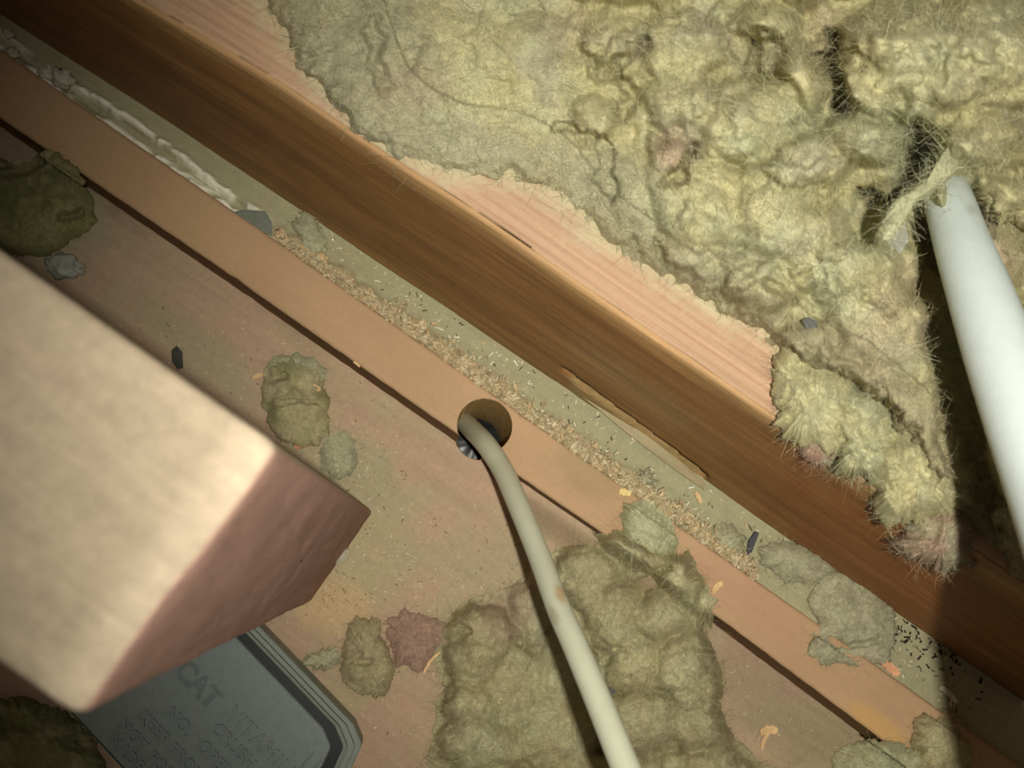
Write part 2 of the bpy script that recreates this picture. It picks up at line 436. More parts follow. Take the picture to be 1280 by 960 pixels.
def wool_object(name, V, F, col, nstr, seed, lmin=.003, lmax=.013, wd=.00011, lift=.001):
    if nstr:
        v2, f2, c2 = strands(V, F, col, nstr, lmin, lmax, wd, seed, lift)
        F = np.concatenate([F, f2 + len(V)], 0); V = np.concatenate([V, v2]); col = np.concatenate([col, c2])
    return obj(name, new_mesh(name, V, F, col), WOOL)

LUMPS = [  # cx, cy, rx, ry, angle, height mm
    (420, 30, 70, 90, 20, 7), (480, 70, 70, 95, 10, 11), (570, 60, 110, 85, 20, 13), (690, 70, 80, 70, 10, 16), (640, 160, 120, 55, 14, 7),
    (745, 150, 36, 34, 0, 17), (770, 60, 46, 60, 60, 20), (855, 60, 70, 55, -20, 28), (858, 125, 60, 50, 10, 27), (835, 190, 34, 30, 20, 25),
    (960, 30, 52, 32, 10, 34), (1004, 98, 30, 62, -14, 36), (940, 150, 95, 60, -18, 32), (1160, 80, 128, 88, 16, 55),
    (1085, 115, 48, 46, 0, 49), (1250, 60, 110, 90, 0, 56), (880, 250, 88, 62, 34, 26), (800, 240, 42, 60, -10, 14), (1015, 200, 100, 44, -20, 37),
    (980, 275, 95, 60, 24, 32), (1080, 175, 60, 40, 0, 44), (1225, 175, 70, 44, -14, 46), (1264, 240, 50, 40, -10, 43),
    (870, 320, 50, 28, 34, 16), (1050, 330, 88, 52, 14, 29), (1105, 410, 90, 72, 40, 27), (1040, 480, 66, 58, 20, 25), (1130, 510, 78, 80, 50, 26),
    (950, 350, 60, 42, 20, 22), (1010, 430, 50, 34, 0, 19), (1140, 590, 62, 44, 30, 22), (1245, 320, 44, 56, 0, 34), (1262, 420, 50, 70, 0, 28),
    (1170, 250, 30, 40, 0, 36), (1202, 182, 44, 36, 0, 52), (1300, 560, 90, 90, 0, 24), (1200, 430, 60, 90, 0, 20), (1210, 560, 60, 80, 0, 20),
    (600, -60, 130, 80, 0, 18), (800, -50, 120, 70, 0, 30), (1000, -60, 130, 80, 0, 40), (1240, -70, 150, 90, 0, 50), (1420, 150, 120, 120, 0, 44),
    (1400, 400, 110, 130, 0, 36), (1480, 650, 120, 120, 0, 30)]
CREV = [  # polyline, half width px, depth mm
    ([(1038, 52), (1030, 70), (1048, 105), (1058, 140)], 8, 26), ([(945, 40), (940, 75), (955, 95)], 6, 9), ([(1148, 168), (1158, 184), (1156, 200)], 9, 26),
    ([(755, 175), (760, 205), (759, 240)], 6, 14), ([(700, 160), (730, 165), (748, 185)], 5, 8), ([(772, 92), (785, 115), (782, 140)], 7, 10),
    ([(740, 75), (760, 90), (790, 70), (800, 55)], 6, 9), ([(864, 190), (858, 215), (830, 225)], 6, 12), ([(1084, 236), (1091, 262)], 5, 14),
    ([(1110, 262), (1128, 240), (1150, 215)], 7, 16), ([(470, 30), (468, 70), (478, 110)], 6, 4), ([(1145, 190), (1150, 230), (1163, 300), (1172, 380)], 14, 22),
    ([(1110, 300), (1106, 318)], 4, 8), ([(1225, 260), (1245, 270)], 6, 10), ([(985, 440), (980, 470), (975, 500)], 4, 4), ([(1180, 380), (1196, 470), (1212, 600), (1222, 700)], 19, 30),
    ([(960, 350), (975, 365), (1000, 380)], 5, 5), ([(1085, 375), (1110, 395)], 4, 5), ([(820, 300), (835, 325), (845, 330)], 4, 4)]
us = np.arange(230, 1620, 2.7); vs = np.arange(-230, 900, 2.7)
U, Vv = np.meshgrid(us, vs, indexing='ij')
sd = side(U, Vv, edge + [(1120, 520), (1200, 640), (1290, 740), (1700, 1100)])
bw = U + 13 * fbm(U / 34, Vv / 34, 301, 3); bv = Vv + 13 * fbm(U / 34, Vv / 34, 305, 3)
H = .0008 + .005 * sm(-5, 70, sd) + .004 * sm(60, 300, sd)
for i, (cx, cy, rx, ry, an, h) in enumerate(LUMPS):
    r = blob(bw, bv, cx, cy, rx * 1.6, ry * 1.6, an, 0, 0)
    H = np.maximum(H, .00066 * h * np.clip(1 - r ** 2.4, 0, 1) ** .4)
for _ in range(6):
    H[1:-1, 1:-1] = (H[1:-1, 1:-1] * 2 + H[:-2, 1:-1] + H[2:, 1:-1] + H[1:-1, :-2] + H[1:-1, 2:]) / 6
cidx = np.zeros(U.shape, int); best = H.copy()
for i, (cx, cy, rx, ry, an, h) in enumerate(LUMPS):
    r = blob(bw, bv, cx, cy, rx * 1.04, ry * 1.04, an, i, .10)
    e = .001 * h * (1.08 + .25 * (cx > 730)) * np.sqrt(np.clip(1 - r ** 2.2, 0, 1))
    e = np.where(r < 1, e, 0)
    cidx = np.where(e > best, i + 1, cidx); best = np.maximum(best, e)
    H = np.maximum(H, e)
# soften once (3x3) so joints read as folds, then add billows
for _ in range(2):
    H[1:-1, 1:-1] = (H[1:-1, 1:-1] * 2 + H[:-2, 1:-1] + H[2:, 1:-1] + H[1:-1, :-2] + H[1:-1, 2:]) / 6
amp = .18 + .82 * sm(40, 150, sd) * sm(380, 620, U + .5 * (300 - Vv)*0 + 0)
amp = np.maximum(amp * (1 - .55 * (1 - sm(640, 780, U))), .12)
H = H + billow(U, Vv, 1.0) * amp - .0035 * (amp > .2)
for pts, hw, dp in CREV:
    q = dpoly(bw, bv, pts) + 5 * pn(U / 16, Vv / 16, 0, 320)
    H -= .0014 * dp * (1 - sm(hw * .2, hw * 2.1, q))
for pts, hw, hh_ in [([(760, 88), (775, 62), (800, 42), (840, 20), (890, -4)], 9, 7), ([(738, 52), (742, 72), (762, 88)], 7, 5), ([(1092, 188), (1050, 208), (1010, 220), (965, 216)], 9, 5),
                     ([(915, 348), (950, 342), (992, 322)], 7, 4), ([(1040, 350), (1075, 370), (1108, 398)], 6, 3), ([(905, 70), (870, 95), (880, 130)], 8, 4), ([(620, 10), (600, 50), (625, 85)], 9, 3),
                     ([(540, 60), (520, 100), (545, 140)], 9, 2.5), ([(1100, 60), (1150, 40), (1220, 60)], 12, 5), ([(1060, 250), (1035, 280), (1040, 320)], 8, 4), ([(860, 260), (850, 290), (875, 310)], 7, 4)]:
    q = dpoly(bw, bv, pts) + 2 * pn(U / 14, Vv / 14, 0, 321)
    H += .001 * hh_ * np.sqrt(np.clip(1 - (q / (hw * 1.6)) ** 2, 0, 1))
H = np.where(sd < 170, np.maximum(H, .0006), np.maximum(H, -.012))
edge_cut = sm(-16, 16, sd + 14 * fbm(U / 26, Vv / 26, 330, 4))
H = H * edge_cut - .004 * (1 - edge_cut)
onj = None
zz = ZJ + .0012 + H
P = at(U, Vv, zz)
PH, PU, PV = H.copy(), us.copy(), vs.copy()
def pile_z(a, b):
    return ZJ + .0012 + float(PH[int(round((a - PU[0]) / 2.7)), int(round((b - PV[0]) / 2.7))])
# beyond the joist's near edge there is nothing to lie on: cull those
yedge = np.interp(P[..., 0], xj, yt[:, -1])
keepv = (H > -.0038) & (P[..., 1] > yedge + .0015)
c = np.empty(P.shape); c[:] = WC['y']
cn = fbm(U / 120, Vv / 120, 340, 4)
c = paint(c, sm(-.2, .5, cn), WC['g'])
c = paint(c, .75 * sm(.15, .6, fbm(U / 90, Vv / 90, 345, 4)), WC['k'])
c = paint(c, .85 * (1 - sm(25, 75, sd + 18 * fbm(U / 30, Vv / 30, 346, 3))), lin((200, 190, 152)))
for i, (cx, cy, rx, ry, st, kk) in enumerate([(460, 60, 110, 130, .9, 'gd'), (560, 190, 130, 50, .9, 'gd'), (740, 220, 80, 60, .8, 'gd'), (520, 110, 70, 40, .35, 'p'),
        (838, 190, 34, 34, .75, 'p'), (700, 30, 60, 40, .3, 'p'), (1030, 40, 40, 50, .35, 'p'), (1240, 330, 50, 40, .6, 'p'), (870, 340, 70, 40, .5, 'gd'),
        (1085, 530, 30, 50, .5, 'p'), (1140, 380, 70, 70, .3, 'p'), (955, 75, 60, 30, .5, 'gd'), (1200, 110, 120, 60, .5, 'y'), (800, 260, 50, 50, .5, 'gd'),
        (920, 230, 90, 60, .4, 'y'), (1090, 430, 60, 50, .3, 'p'), (1060, 560, 60, 50, .6, 'y')]):
    c = paint(c, st * (1 - sm(.3, 1.1, blob(U, Vv, cx, cy, rx, ry, 0, 60 + i))), WC[kk])
F = grid_faces(*U.shape)
kv = keepv.ravel(); F = F[kv[F].all(1)]
used = np.zeros(U.size, bool); used[F.ravel()] = True
remap = np.cumsum(used) - 1
F = remap[F]; V = P.reshape(-1, 3)[used]; C_ = c.reshape(-1, 3)[used]
tag(wool_object('insulation_wool', V, F, C_, 60000, 11, wd=.00014, lift=.0016),
    'yellow-green mineral wool insulation heaped over the joist and the bay behind it', 'insulation', kind='stuff')

def catmull(pts, n):
    p = np.array(pts, float); k = len(p); out = []
    for i in range(n):
        t = i / n * k; a = int(t); f = t - a
        p0, p1, p2, p3 = p[(a - 1) % k], p[a % k], p[(a + 1) % k], p[(a + 2) % k]
        out.append(.5 * ((2 * p1) + (-p0 + p2) * f + (2 * p0 - 5 * p1 + 4 * p2 - p3) * f * f + (-p0 + 3 * p1 - 3 * p2 + p3) * f ** 3))
    return np.array(out)
def ground(x, y):
    g = np.where(y > yBU(x), ZS, np.where(y > yBL(x), ZB, 0.0))
    return g + .0004
def tuft(name, label, outline, h, colour, z0=None, seed=0, bil=.5, under=0.0, n=150, m=46, group=None, nstr=500, col2='g', cmix=.6, fuzz=3.0, power=2.6, lumps=(), cat='insulation tuft', dent=()):
    """a closed lump of wool whose footprint follows the outline; z0=None lies on the ground"""
    o = catmull(outline, n)
    cen = o.mean(0)
    ang = np.arange(n) / n * 2 * math.pi
    fz = 1 + 0 * ang
    jit = fuzz * 1.5 * (pn(np.cos(ang) * 6 + seed, np.sin(ang) * 6, 0, seed + 5) + .7 * pn(np.cos(ang) * 16 + seed, np.sin(ang) * 16, 0, seed + 6) + 1.6 * pn(np.cos(ang) * 2.2 + seed, np.sin(ang) * 2.2, 0, seed + 8))
    dirv = (o - cen); dl = np.linalg.norm(dirv, axis=1, keepdims=True); o = o + dirv / dl * jit[:, None]
    R = np.linspace(0, 1, m) ** .8
    uv = cen + (o - cen)[:, None] * R[None, :, None]           # n,m,2
    u, v = uv[..., 0], uv[..., 1]
    prof = np.clip(1 - R ** power, 0, 1) ** .8
    hh = .001 * h * prof[None] * (1 + .35 * fbm(u / 40, v / 40, seed + 400, 3))
    for (cx, cy, rx, ry, an, lh) in lumps:
        r = blob(u, v, cx, cy, rx, ry, an, 0, 0); hh = np.maximum(hh, .001 * lh * np.sqrt(np.clip(1 - r * r, 0, 1)) * np.minimum(1, prof[None] * 2))
    hh = hh + (billow(u, v, bil, seed + 7) - .002 * bil * 2) * np.minimum(1, prof[None] * 1.6)
    for pts, hw, dp in dent:
        hh -= .001 * dp * (1 - sm(hw * .3, hw * 2.2, dpoly(u, v, pts) + 3 * pn(u / 12, v / 12, 0, 77)))
    if z0 is None:
        g0 = at(u, v, .004)
        base = ground(g0[..., 0], g0[..., 1])
    else: base = np.full(u.shape, z0)
    hh = np.maximum(hh, .0002)
    top = at(u, v, base + hh)
    bz = base - under * .001 * prof[None]
    pin = .94 if (under == 0) else 1.0
    ub = cen[0] + (u - cen[0]) * pin; vb = cen[1] + (v - cen[1]) * pin
    bot = at(ub, vb, bz)
    bot[:, -1] = bot[:, -1] * .3 + top[:, -1] * .7 if under else bot[:, -1]
    V = np.concatenate([top, bot[:, ::-1]], 1)                # n, 2m
    n2 = 2 * m
    i = np.arange(n)[:, None] * n2 + np.arange(n2 - 1)[None]
    j = ((np.arange(n) + 1) % n)[:, None] * n2 + np.arange(n2 - 1)[None]
    F = np.stack([i, i + 1, j + 1, j], -1).reshape(-1, 4)
    V = V.reshape(-1, 3)
    uu = np.concatenate([u, ub[:, ::-1]], 1); vv = np.concatenate([v, vb[:, ::-1]], 1)
    c = np.empty(uu.shape + (3,)); c[:] = WC[colour]
    c = paint(c, cmix * sm(-.2, .5, fbm(uu / 40, vv / 40, seed + 410, 4)), WC[col2])
    loc = at(cen[0], cen[1], float(np.mean(base)))
    ob = wool_object(name, V - loc, F, c.reshape(-1, 3), int(nstr * 2), seed + 13, lmax=.009, wd=.00014)
    ob.location = loc
    tag(ob, label, cat, group)
    return ob

# tufts hanging over the joist's edge
tuft('insulation_tuft', 'pale yellow tuft at the left tip of the heap, hanging over the joist edge', [(968, 470), (985, 420), (1040, 430), (1075, 500), (1062, 560), (1010, 560), (985, 552), (970, 520)], 15, 'y', z0=ZJ + .004, seed=1, under=4, bil=.55, nstr=900, fuzz=5)
tuft('insulation_tuft', 'ragged green-yellow tuft hanging over the joist edge beside a pink patch', [(1040, 500), (1110, 480), (1130, 560), (1100, 600), (1068, 598), (1040, 588), (1050, 560)], 16, 'g', z0=ZJ + .003, seed=2, under=6, bil=.55, nstr=900, fuzz=5, col2='y')
tuft('insulation_tuft', 'large yellow tuft drooping down over the joist side below the heap', [(1085, 560), (1130, 500), (1200, 530), (1222, 600), (1205, 640), (1150, 650), (1105, 652), (1088, 610)], 20, 'y', z0=ZJ + .000, seed=3, under=12, bil=.7, nstr=1200, fuzz=6, col2='g')
tuft('insulation_tuft', 'pinkish ragged tuft lowest on the joist side, next to the cable shadow', [(1120, 682), (1150, 640), (1200, 625), (1235, 660), (1222, 706), (1180, 714), (1150, 702)], 15, 'p', z0=ZJ - .008, seed=4, under=10, bil=.6, nstr=1200, fuzz=7, col2='gd', cmix=.8)
tuft('insulation_tuft', 'small pink tuft wedged on the joist corner between two yellow ones', [(1005, 545), (1035, 548), (1046, 575), (1025, 582), (1003, 568)], 5, 'pk', z0=ZJ - .001, seed=5, under=3, bil=.3, nstr=200, n=70, m=20)
# pieces on top of the heap by the thick cable
tuft('insulation_tuft', 'thin twisted strand of wool crossing in front of the white cable tip', [(1108, 272), (1120, 248), (1150, 228), (1180, 212), (1176, 196), (1192, 176), (1200, 205), (1184, 226), (1150, 250), (1128, 272), (1118, 296), (1104, 300)], 4, 'g', z0=ZJ + .060, seed=6, under=4, bil=.2, nstr=400, n=120, m=16, fuzz=2)
tuft('insulation_tuft', 'rounded pinkish wool lump right of the white cable', [(1228, 240), (1262, 222), (1310, 235), (1310, 290), (1262, 280), (1232, 268)], 12, 'y', z0=ZJ + .035, seed=8, under=8, bil=.5, nstr=400, col2='p')

# mat of wool low down on the boards at the right of the grey cable
LM = [(600, 790, 50, 34, 10, 13), (598, 820, 44, 45, 0, 14), (590, 880, 42, 34, 20, 12), (640, 860, 50, 60, 0, 9), (600, 930, 60, 40, 0, 13), (668, 760, 30, 46, 0, 7),
      (740, 720, 52, 44, 0, 13), (790, 690, 44, 40, 0, 12), (770, 770, 48, 50, 0, 12), (850, 720, 34, 36, 0, 13), (830, 770, 50, 44, 0, 15), (800, 830, 46, 40, 0, 12),
      (858, 830, 48, 46, 0, 16), (800, 905, 56, 50, 0, 14), (880, 900, 50, 46, 0, 14), (710, 830, 40, 60, 0, 8), (700, 920, 60, 60, 0, 9), (880, 970, 70, 40, 0, 12),
      (760, 990, 90, 50, 0, 12), (620, 1000, 90, 50, 0, 12), (980, 1010, 90, 50, 0, 10), (870, 870, 40, 30, 0, 15), (740, 640, 0.1, 0.1, 0, 0)]
mat_out = [(560, 1060), (535, 960), (545, 900), (552, 860), (548, 815), (556, 775), (590, 745), (640, 735), (668, 708), (690, 690), (735, 668), (780, 668), (812, 690), (860, 690),
           (893, 745), (885, 800), (905, 850), (905, 905), (940, 950), (1060, 1000), (1060, 1060)]
us = np.arange(520, 1070, 2.4); vs = np.arange(640, 1080, 2.4)
U, Vv = np.meshgrid(us, vs, indexing='ij')
sd = -side(U, Vv, mat_out[::-1] + [mat_out[-1]])
ins = np.zeros(U.shape, bool)
pp = mat_out
for (ax, ay), (bx, by) in zip(pp, pp[1:] + pp[:1]):
    cnd = ((ay > Vv) != (by > Vv)) & (U < (bx - ax) * (Vv - ay) / (by - ay + 1e-9) + ax); ins ^= cnd
sd = np.where(ins, 1, -1) * dpoly(U, Vv, pp + pp[:1])
sdn = sd + 11 * fbm(U / 28, Vv / 28, 501, 4)
bw = U + 10 * fbm(U / 30, Vv / 30, 503, 3); bv = Vv + 10 * fbm(U / 30, Vv / 30, 506, 3)
H = .003 * sm(-4, 22, sdn)
for (cx, cy, rx, ry, an, h) in LM:
    r = blob(bw, bv, cx, cy, rx * .98, ry * .98, an, 3, .12); e = .0019 * h * np.sqrt(np.clip(1 - r ** 2, 0, 1)) * sm(-4, 14, sdn); H = np.maximum(H, e)
for _ in range(1):
    H[1:-1, 1:-1] = (H[1:-1, 1:-1] * 2 + H[:-2, 1:-1] + H[2:, 1:-1] + H[1:-1, :-2] + H[1:-1, 2:]) / 6
H = H + (billow(U, Vv, .55, 520) - .0022) * sm(0, 25, sdn)
for pts, hw, dp in [([(800, 700), (815, 720), (830, 712)], 4, 8), ([(560, 770), (580, 790), (570, 800)], 4, 5), ([(552, 875), (566, 862)], 4, 5), ([(640, 800), (665, 815)], 4, 5), ([(795, 725), (760, 745)], 3, 4),
                    ([(745, 820), (752, 800), (778, 815)], 3, 3)]:
    H -= .001 * dp * (1 - sm(hw * .3, hw * 2, dpoly(bw, bv, pts)))
H = np.where(sdn < 0, np.maximum(-.0015, sdn * .0003), np.maximum(H, .0006))
g0 = at(U, Vv, .006); base = ground(g0[..., 0], g0[..., 1])
k5 = np.ones(7) / 7
for ax in (0, 1): base = np.apply_along_axis(lambda r: np.convolve(np.pad(r, 3, mode='edge'), k5, 'valid'), ax, base)
MZ = np.maximum(base, ground(g0[..., 0], g0[..., 1]) * .6) + H; MU, MV = us.copy(), vs.copy()
def mat_z(a, b): return float(MZ[int(round((a - MU[0]) / 2.4)), int(round((b - MV[0]) / 2.4))])
P = at(U, Vv, MZ)
c = np.empty(P.shape); c[:] = WC['d']
c = paint(c, .6 * sm(-.2, .5, fbm(U / 80, Vv / 80, 530, 4)), WC['g'])
c = paint(c, .6 * sm(.0, .6, fbm(U / 50, Vv / 50, 535, 4)), WC['y'])
c = paint(c, .7 * (1 - sm(.3, 1.1, blob(U, Vv, 640, 760, 60, 60, 0, 71))), WC['p'])
c = paint(c, .7 * (1 - sm(.3, 1.1, blob(U, Vv, 690, 780, 50, 50, 0, 72))), WC['gd'])
c = paint(c, .5 * (1 - sm(.3, 1.1, blob(U, Vv, 600, 830, 60, 60, 0, 73))), WC['d'])
F = grid_faces(*U.shape); kv = (sdn > -6).ravel(); F = F[kv[F].all(1)]
used = np.zeros(U.size, bool); used[F.ravel()] = True; remap = np.cumsum(used) - 1
tag(wool_object('insulation_mat', P.reshape(-1, 3)[used], remap[F], c.reshape(-1, 3)[used], 15000, 12, wd=.00014),
    'flattened mat of greenish mineral wool spread on the boards around the grey cable', 'insulation', kind='stuff')

# separate tufts on the boards, the batten and the strip
tuft('insulation_tuft', 'greenish wool tuft flattened on the batten and the strip, right of the hole', [(778, 655), (782, 628), (806, 615), (838, 622), (852, 650), (842, 690), (812, 706), (785, 690)], 9, 'g', seed=21, bil=.35, nstr=500)
tuft('insulation_tuft', 'kidney-shaped brownish tuft left of the pink tuft', [(430, 800), (440, 775), (468, 772), (480, 800), (494, 835), (482, 866), (448, 868), (428, 845)], 8, 'd', seed=22, bil=.35, nstr=300, col2='p', dent=[([(450, 818), (440, 826), (462, 828)], 3, 3)], cmix=.4)
tuft('insulation_tuft', 'pink wool tuft lying between two brownish tufts', [(484, 785), (500, 764), (530, 768), (560, 782), (552, 806), (528, 838), (500, 832), (488, 808)], 6, 'pk', seed=23, bil=.4, nstr=250, col2='p')
tuft('insulation_tuft', 'yellow-green folded tuft beside the timber end, dark on its left', [(328, 478), (345, 450), (380, 446), (402, 468), (412, 500), (408, 545), (378, 560), (350, 548), (330, 520)], 10, 'd', seed=24, bil=.5, nstr=350, col2='m', cmix=.5, dent=[([(325, 455), (340, 475), (356, 470)], 3, 4), ([(335, 508), (370, 500), (400, 503)], 2.5, 3)])
tuft('insulation_tuft', 'pale grey wisp of wool just above the folded tuft', [(333, 456), (350, 444), (385, 446), (408, 462), (400, 480), (370, 474), (345, 468)], 5, 'gd', seed=25, bil=.3, nstr=200, n=90, m=26)
tuft('insulation_tuft', 'low pale grey-green wisp near the corner of the timber end', [(400, 560), (430, 540), (445, 560), (440, 590), (412, 595)], 4, 'gd', seed=26, bil=.4, nstr=250, n=90, m=26)
tuft('insulation_tuft', 'mossy green tuft at the left edge, partly hidden by the timber end', [(-30, 190), (20, 205), (60, 188), (92, 205), (110, 235), (118, 270), (98, 300), (60, 318), (20, 320), (-30, 300)], 14, 'm', seed=27, bil=.7, nstr=700, col2='d', cmix=.4, dent=[([(0, 218), (35, 212), (60, 195)], 4, 8), ([(78, 272), (100, 268)], 4, 5)])
tuft('insulation_tuft', 'grey tuft in the strip against the joist foot, left of two', [(948, 700), (955, 682), (985, 678), (1020, 690), (1042, 712), (1020, 730), (985, 726)], 7, 'gd', seed=28, bil=.4, nstr=350, col2='k')
tuft('insulation_tuft', 'large grey-green tuft spilling from the strip onto the batten', [(1012, 742), (1040, 716), (1075, 725), (1110, 752), (1120, 790), (1110, 826), (1070, 832), (1030, 828), (1010, 812), (1020, 780)], 10, 'gd', seed=29, bil=.5, nstr=600, col2='k', dent=[([(1040, 800), (1060, 808), (1100, 800)], 3, 4)])
tuft('insulation_tuft', 'yellowish tuft on the batten in the bottom right corner', [(1140, 905), (1170, 885), (1205, 900), (1215, 940), (1200, 980), (1160, 975), (1146, 940)], 10, 'd', seed=30, bil=.5, nstr=400, col2='y')
tuft('insulation_tuft', 'loose curled tuft at the bottom edge, left of the yellowish tuft', [(1040, 945), (1080, 925), (1130, 930), (1165, 950), (1170, 1000), (1060, 1000)], 9, 'g', seed=31, bil=.6, nstr=400, col2='d')
tuft('insulation_tuft', 'dark green tuft in the bottom left corner below the timber end', [(-60, 880), (0, 872), (60, 880), (100, 905), (130, 950), (120, 1010), (-60, 1010)], 14, 'm', seed=32, bil=.7, nstr=500, col2='d')
tuft('insulation_tuft', 'thin pale wisp between the grey box and the kidney-shaped tuft', [(378, 828), (395, 815), (420, 812), (424, 828), (400, 838)], 3, 'k', seed=33, bil=.2, nstr=120, n=70, m=20)
tuft('insulation_tuft', 'small rounded grey tuft at the end of the crumbs, above the batten tuft', [(792, 596), (802, 588), (816, 592), (816, 606), (800, 610)], 4, 'gd', seed=34, bil=.2, nstr=80, n=60, m=16)
tuft('insulation_tuft', 'small squashed tuft in the strip beside the slate flake', [(884, 668), (905, 655), (930, 672), (925, 700), (900, 690)], 4, 'gd', seed=35, bil=.4, nstr=150, n=80, m=20)
tuft('insulation_tuft', 'grey wisp in the strip under the joist, right of the first slate', [(368, 276), (385, 262), (402, 285), (408, 318), (392, 322), (374, 304)], 5, 'gd', seed=36, bil=.3, nstr=150, n=80, m=20)

# ------------------------------------------------------------------ timber end in the foreground
tz = CZ - .348 * (CZ - .0) - .0            # top height
A = at(350, 558, tz); B = at(98, 900, tz)
ux = np.array([1, 0, 0.0]); wdt = abs(A[1] - B[1]); x1 = .5 * (A[0] + B[0])
Aa = np.array([A[0], A[1], tz]); Bb = np.array([B[0], B[1], tz])
def rounded_block(xa0, A2, B2, zt, zb, r=.0016):
    """long timber along -X, cut end from A2 to B2"""
    # cross-section loop (y,z) with rounded corners
    hw = (A2[1] - B2[1]) / 2; cy = (A2[1] + B2[1]) / 2; cz = (zt + zb) / 2; hz = (zt - zb) / 2
    loop = []
    for (sy, sz, a0) in ((1, 1, 0), (-1, 1, 90), (-1, -1, 180), (1, -1, 270)):
        for k in range(5):
            a = math.radians(a0 + k * 22.5)
            loop.append((cy + sy * (hw - r) + r * math.cos(a), cz + sz * (hz - r) + r * math.sin(a)))
        # subdivide straight runs
        nxt = {0: (-1, 1, 90), 90: (-1, -1, 180), 180: (1, -1, 270), 270: (1, 1, 0)}[a0]
        a = math.radians(a0 + 90); p0 = loop[-1]
        p1 = (cy + nxt[0] * (hw - r) + r * math.cos(a), cz + nxt[1] * (hz - r) + r * math.sin(a))
        for k in range(1, 24): loop.append((p0[0] + (p1[0] - p0[0]) * k / 24, p0[1] + (p1[1] - p0[1]) * k / 24))
    L_ = np.array(loop); n = len(L_)
    return L_, n, cy, cz
L_, n, cy, cz = rounded_block(0, Aa, Bb, tz, 0.0005)
def xend(y): return B[0] + (A[0] - B[0]) * (y - B[1]) / (A[1] - B[1])
xs_ = np.concatenate([np.linspace(-.75, -.005, 140), [-.0022, -.0010, -.0003, 0.0]])
ins_ = np.concatenate([np.zeros(140), [.00015, .0006, .0011, .0018]])
rings = []
for q, (xo, it) in enumerate(zip(xs_, ins_)):
    yy = cy + (L_[:, 0] - cy) * (1 - it / .03); zz_ = cz + (L_[:, 1] - cz) * (1 - it / .137)
    wob = .0005 * fbm(yy / .02, zz_ / .02, 601, 3) if q >= 140 else .0004 * fbm(yy / .03, xo / .03 + 0 * yy, 603, 3)
    rings.append(np.stack([xend(yy) + xo + (wob if q >= 140 else 0), yy, zz_ + (wob if q < 140 else 0)], -1))
for f in np.linspace(.93, .02, 16):
    yy = cy + (rings[143][:, 1] - cy) * f; zz_ = cz + (rings[143][:, 2] - cz) * f
    rings.append(np.stack([xend(yy) + .0007 * fbm(yy / .012, zz_ / .02, 602, 3), yy, zz_], -1))
Rr = np.array(rings)
m = len(Rr)
i = np.arange(m - 1)[:, None] * n + np.arange(n)[None]
j = np.arange(m - 1)[:, None] * n + ((np.arange(n) + 1) % n)[None]
F = np.stack([i, j, j + n, i + n], -1).reshape(-1, 4)
c = np.empty(Rr.shape); c[:] = lin((158, 143, 122))
c = paint(c, .4 * sm(0, .6, fbm(Rr[..., 0] / .09, Rr[..., 1] / .03, 605, 4)), lin((162, 140, 122)))
ec = np.empty(Rr[142:].shape); ec[:] = lin((176, 140, 126))
ec = paint(ec, .6 * sm(-.2, .6, fbm(Rr[142:, :, 1] / .02, Rr[142:, :, 2] / .06, 606, 4)), lin((160, 126, 110)))
c[142:] = ec
c[139:142] = lin((176, 160, 138))
origin = np.array([xend(cy), cy, 0])
me = new_mesh('block', (Rr - origin).reshape(-1, 3), F, c.reshape(-1, 3))
me.materials.append(SAWN); me.materials.append(ENDG)
mi = np.zeros((m - 1, n), np.int32); mi[142:] = 1; me.polygons.foreach_set('material_index', mi.ravel())
o = obj('timber_block', me, SAWN); o.location = origin
tag(o, 'pale sawn timber in the near left foreground with a pinkish cut end', 'timber')

# ------------------------------------------------------------------ cables
def tube(name, ctr, rad, colour, seg=28, sub=10, extra=None):
    ctr = np.array(ctr, float); k = len(ctr)
    t = np.linspace(0, k - 1, (k - 1) * sub + 1); pts = []
    rr = np.interp(t, range(k), rad)
    for x in t:
        a = min(int(x), k - 2); f = x - a
        p0, p1, p2, p3 = ctr[max(a - 1, 0)], ctr[a], ctr[a + 1], ctr[min(a + 2, k - 1)]
        pts.append(.5 * ((2 * p1) + (-p0 + p2) * f + (2 * p0 - 5 * p1 + 4 * p2 - p3) * f * f + (-p0 + 3 * p1 - 3 * p2 + p3) * f ** 3))
    pts = np.array(pts); tg = np.gradient(pts, axis=0); tg /= np.linalg.norm(tg, axis=1, keepdims=True)
    up = np.array([.3, .1, 1.0]); a = np.cross(tg, up); a /= np.linalg.norm(a, axis=1, keepdims=True); b = np.cross(a, tg)
    th = np.arange(seg) / seg * 2 * math.pi
    V = pts[:, None] + rr[:, None, None] * (a[:, None] * np.cos(th)[None, :, None] + b[:, None] * np.sin(th)[None, :, None])
    m = len(pts)
    V = np.concatenate([pts[:1, None].repeat(seg, 1), V, pts[-1:, None].repeat(seg, 1)], 0); m += 2
    i = np.arange(m - 1)[:, None] * seg + np.arange(seg)[None]; j = np.arange(m - 1)[:, None] * seg + ((np.arange(seg) + 1) % seg)[None]
    F = np.stack([i, j, j + seg, i + seg], -1).reshape(-1, 4)
    c = np.empty(V.shape); c[:] = colour
    if extra: c = extra(V, c)
    org = V[1].mean(0)
    o = obj(name, new_mesh(name, (V - org).reshape(-1, 3), F, c.reshape(-1, 3)), CABLE); o.location = org
    return o
gp = [(566, 512, .475), (577, 524, .440), (588, 535, .418), (607, 555, .392), (627, 585, .378), (644, 622, .362), (672, 690, .335), (698, 760, .308), (720, 810, .292), (748, 876, .275), (780, 955, .258), (830, 1075, .238), (880, 1180, .225), (980, 1450, .205), (1120, 1850, .185), (1300, 2500, .165)]
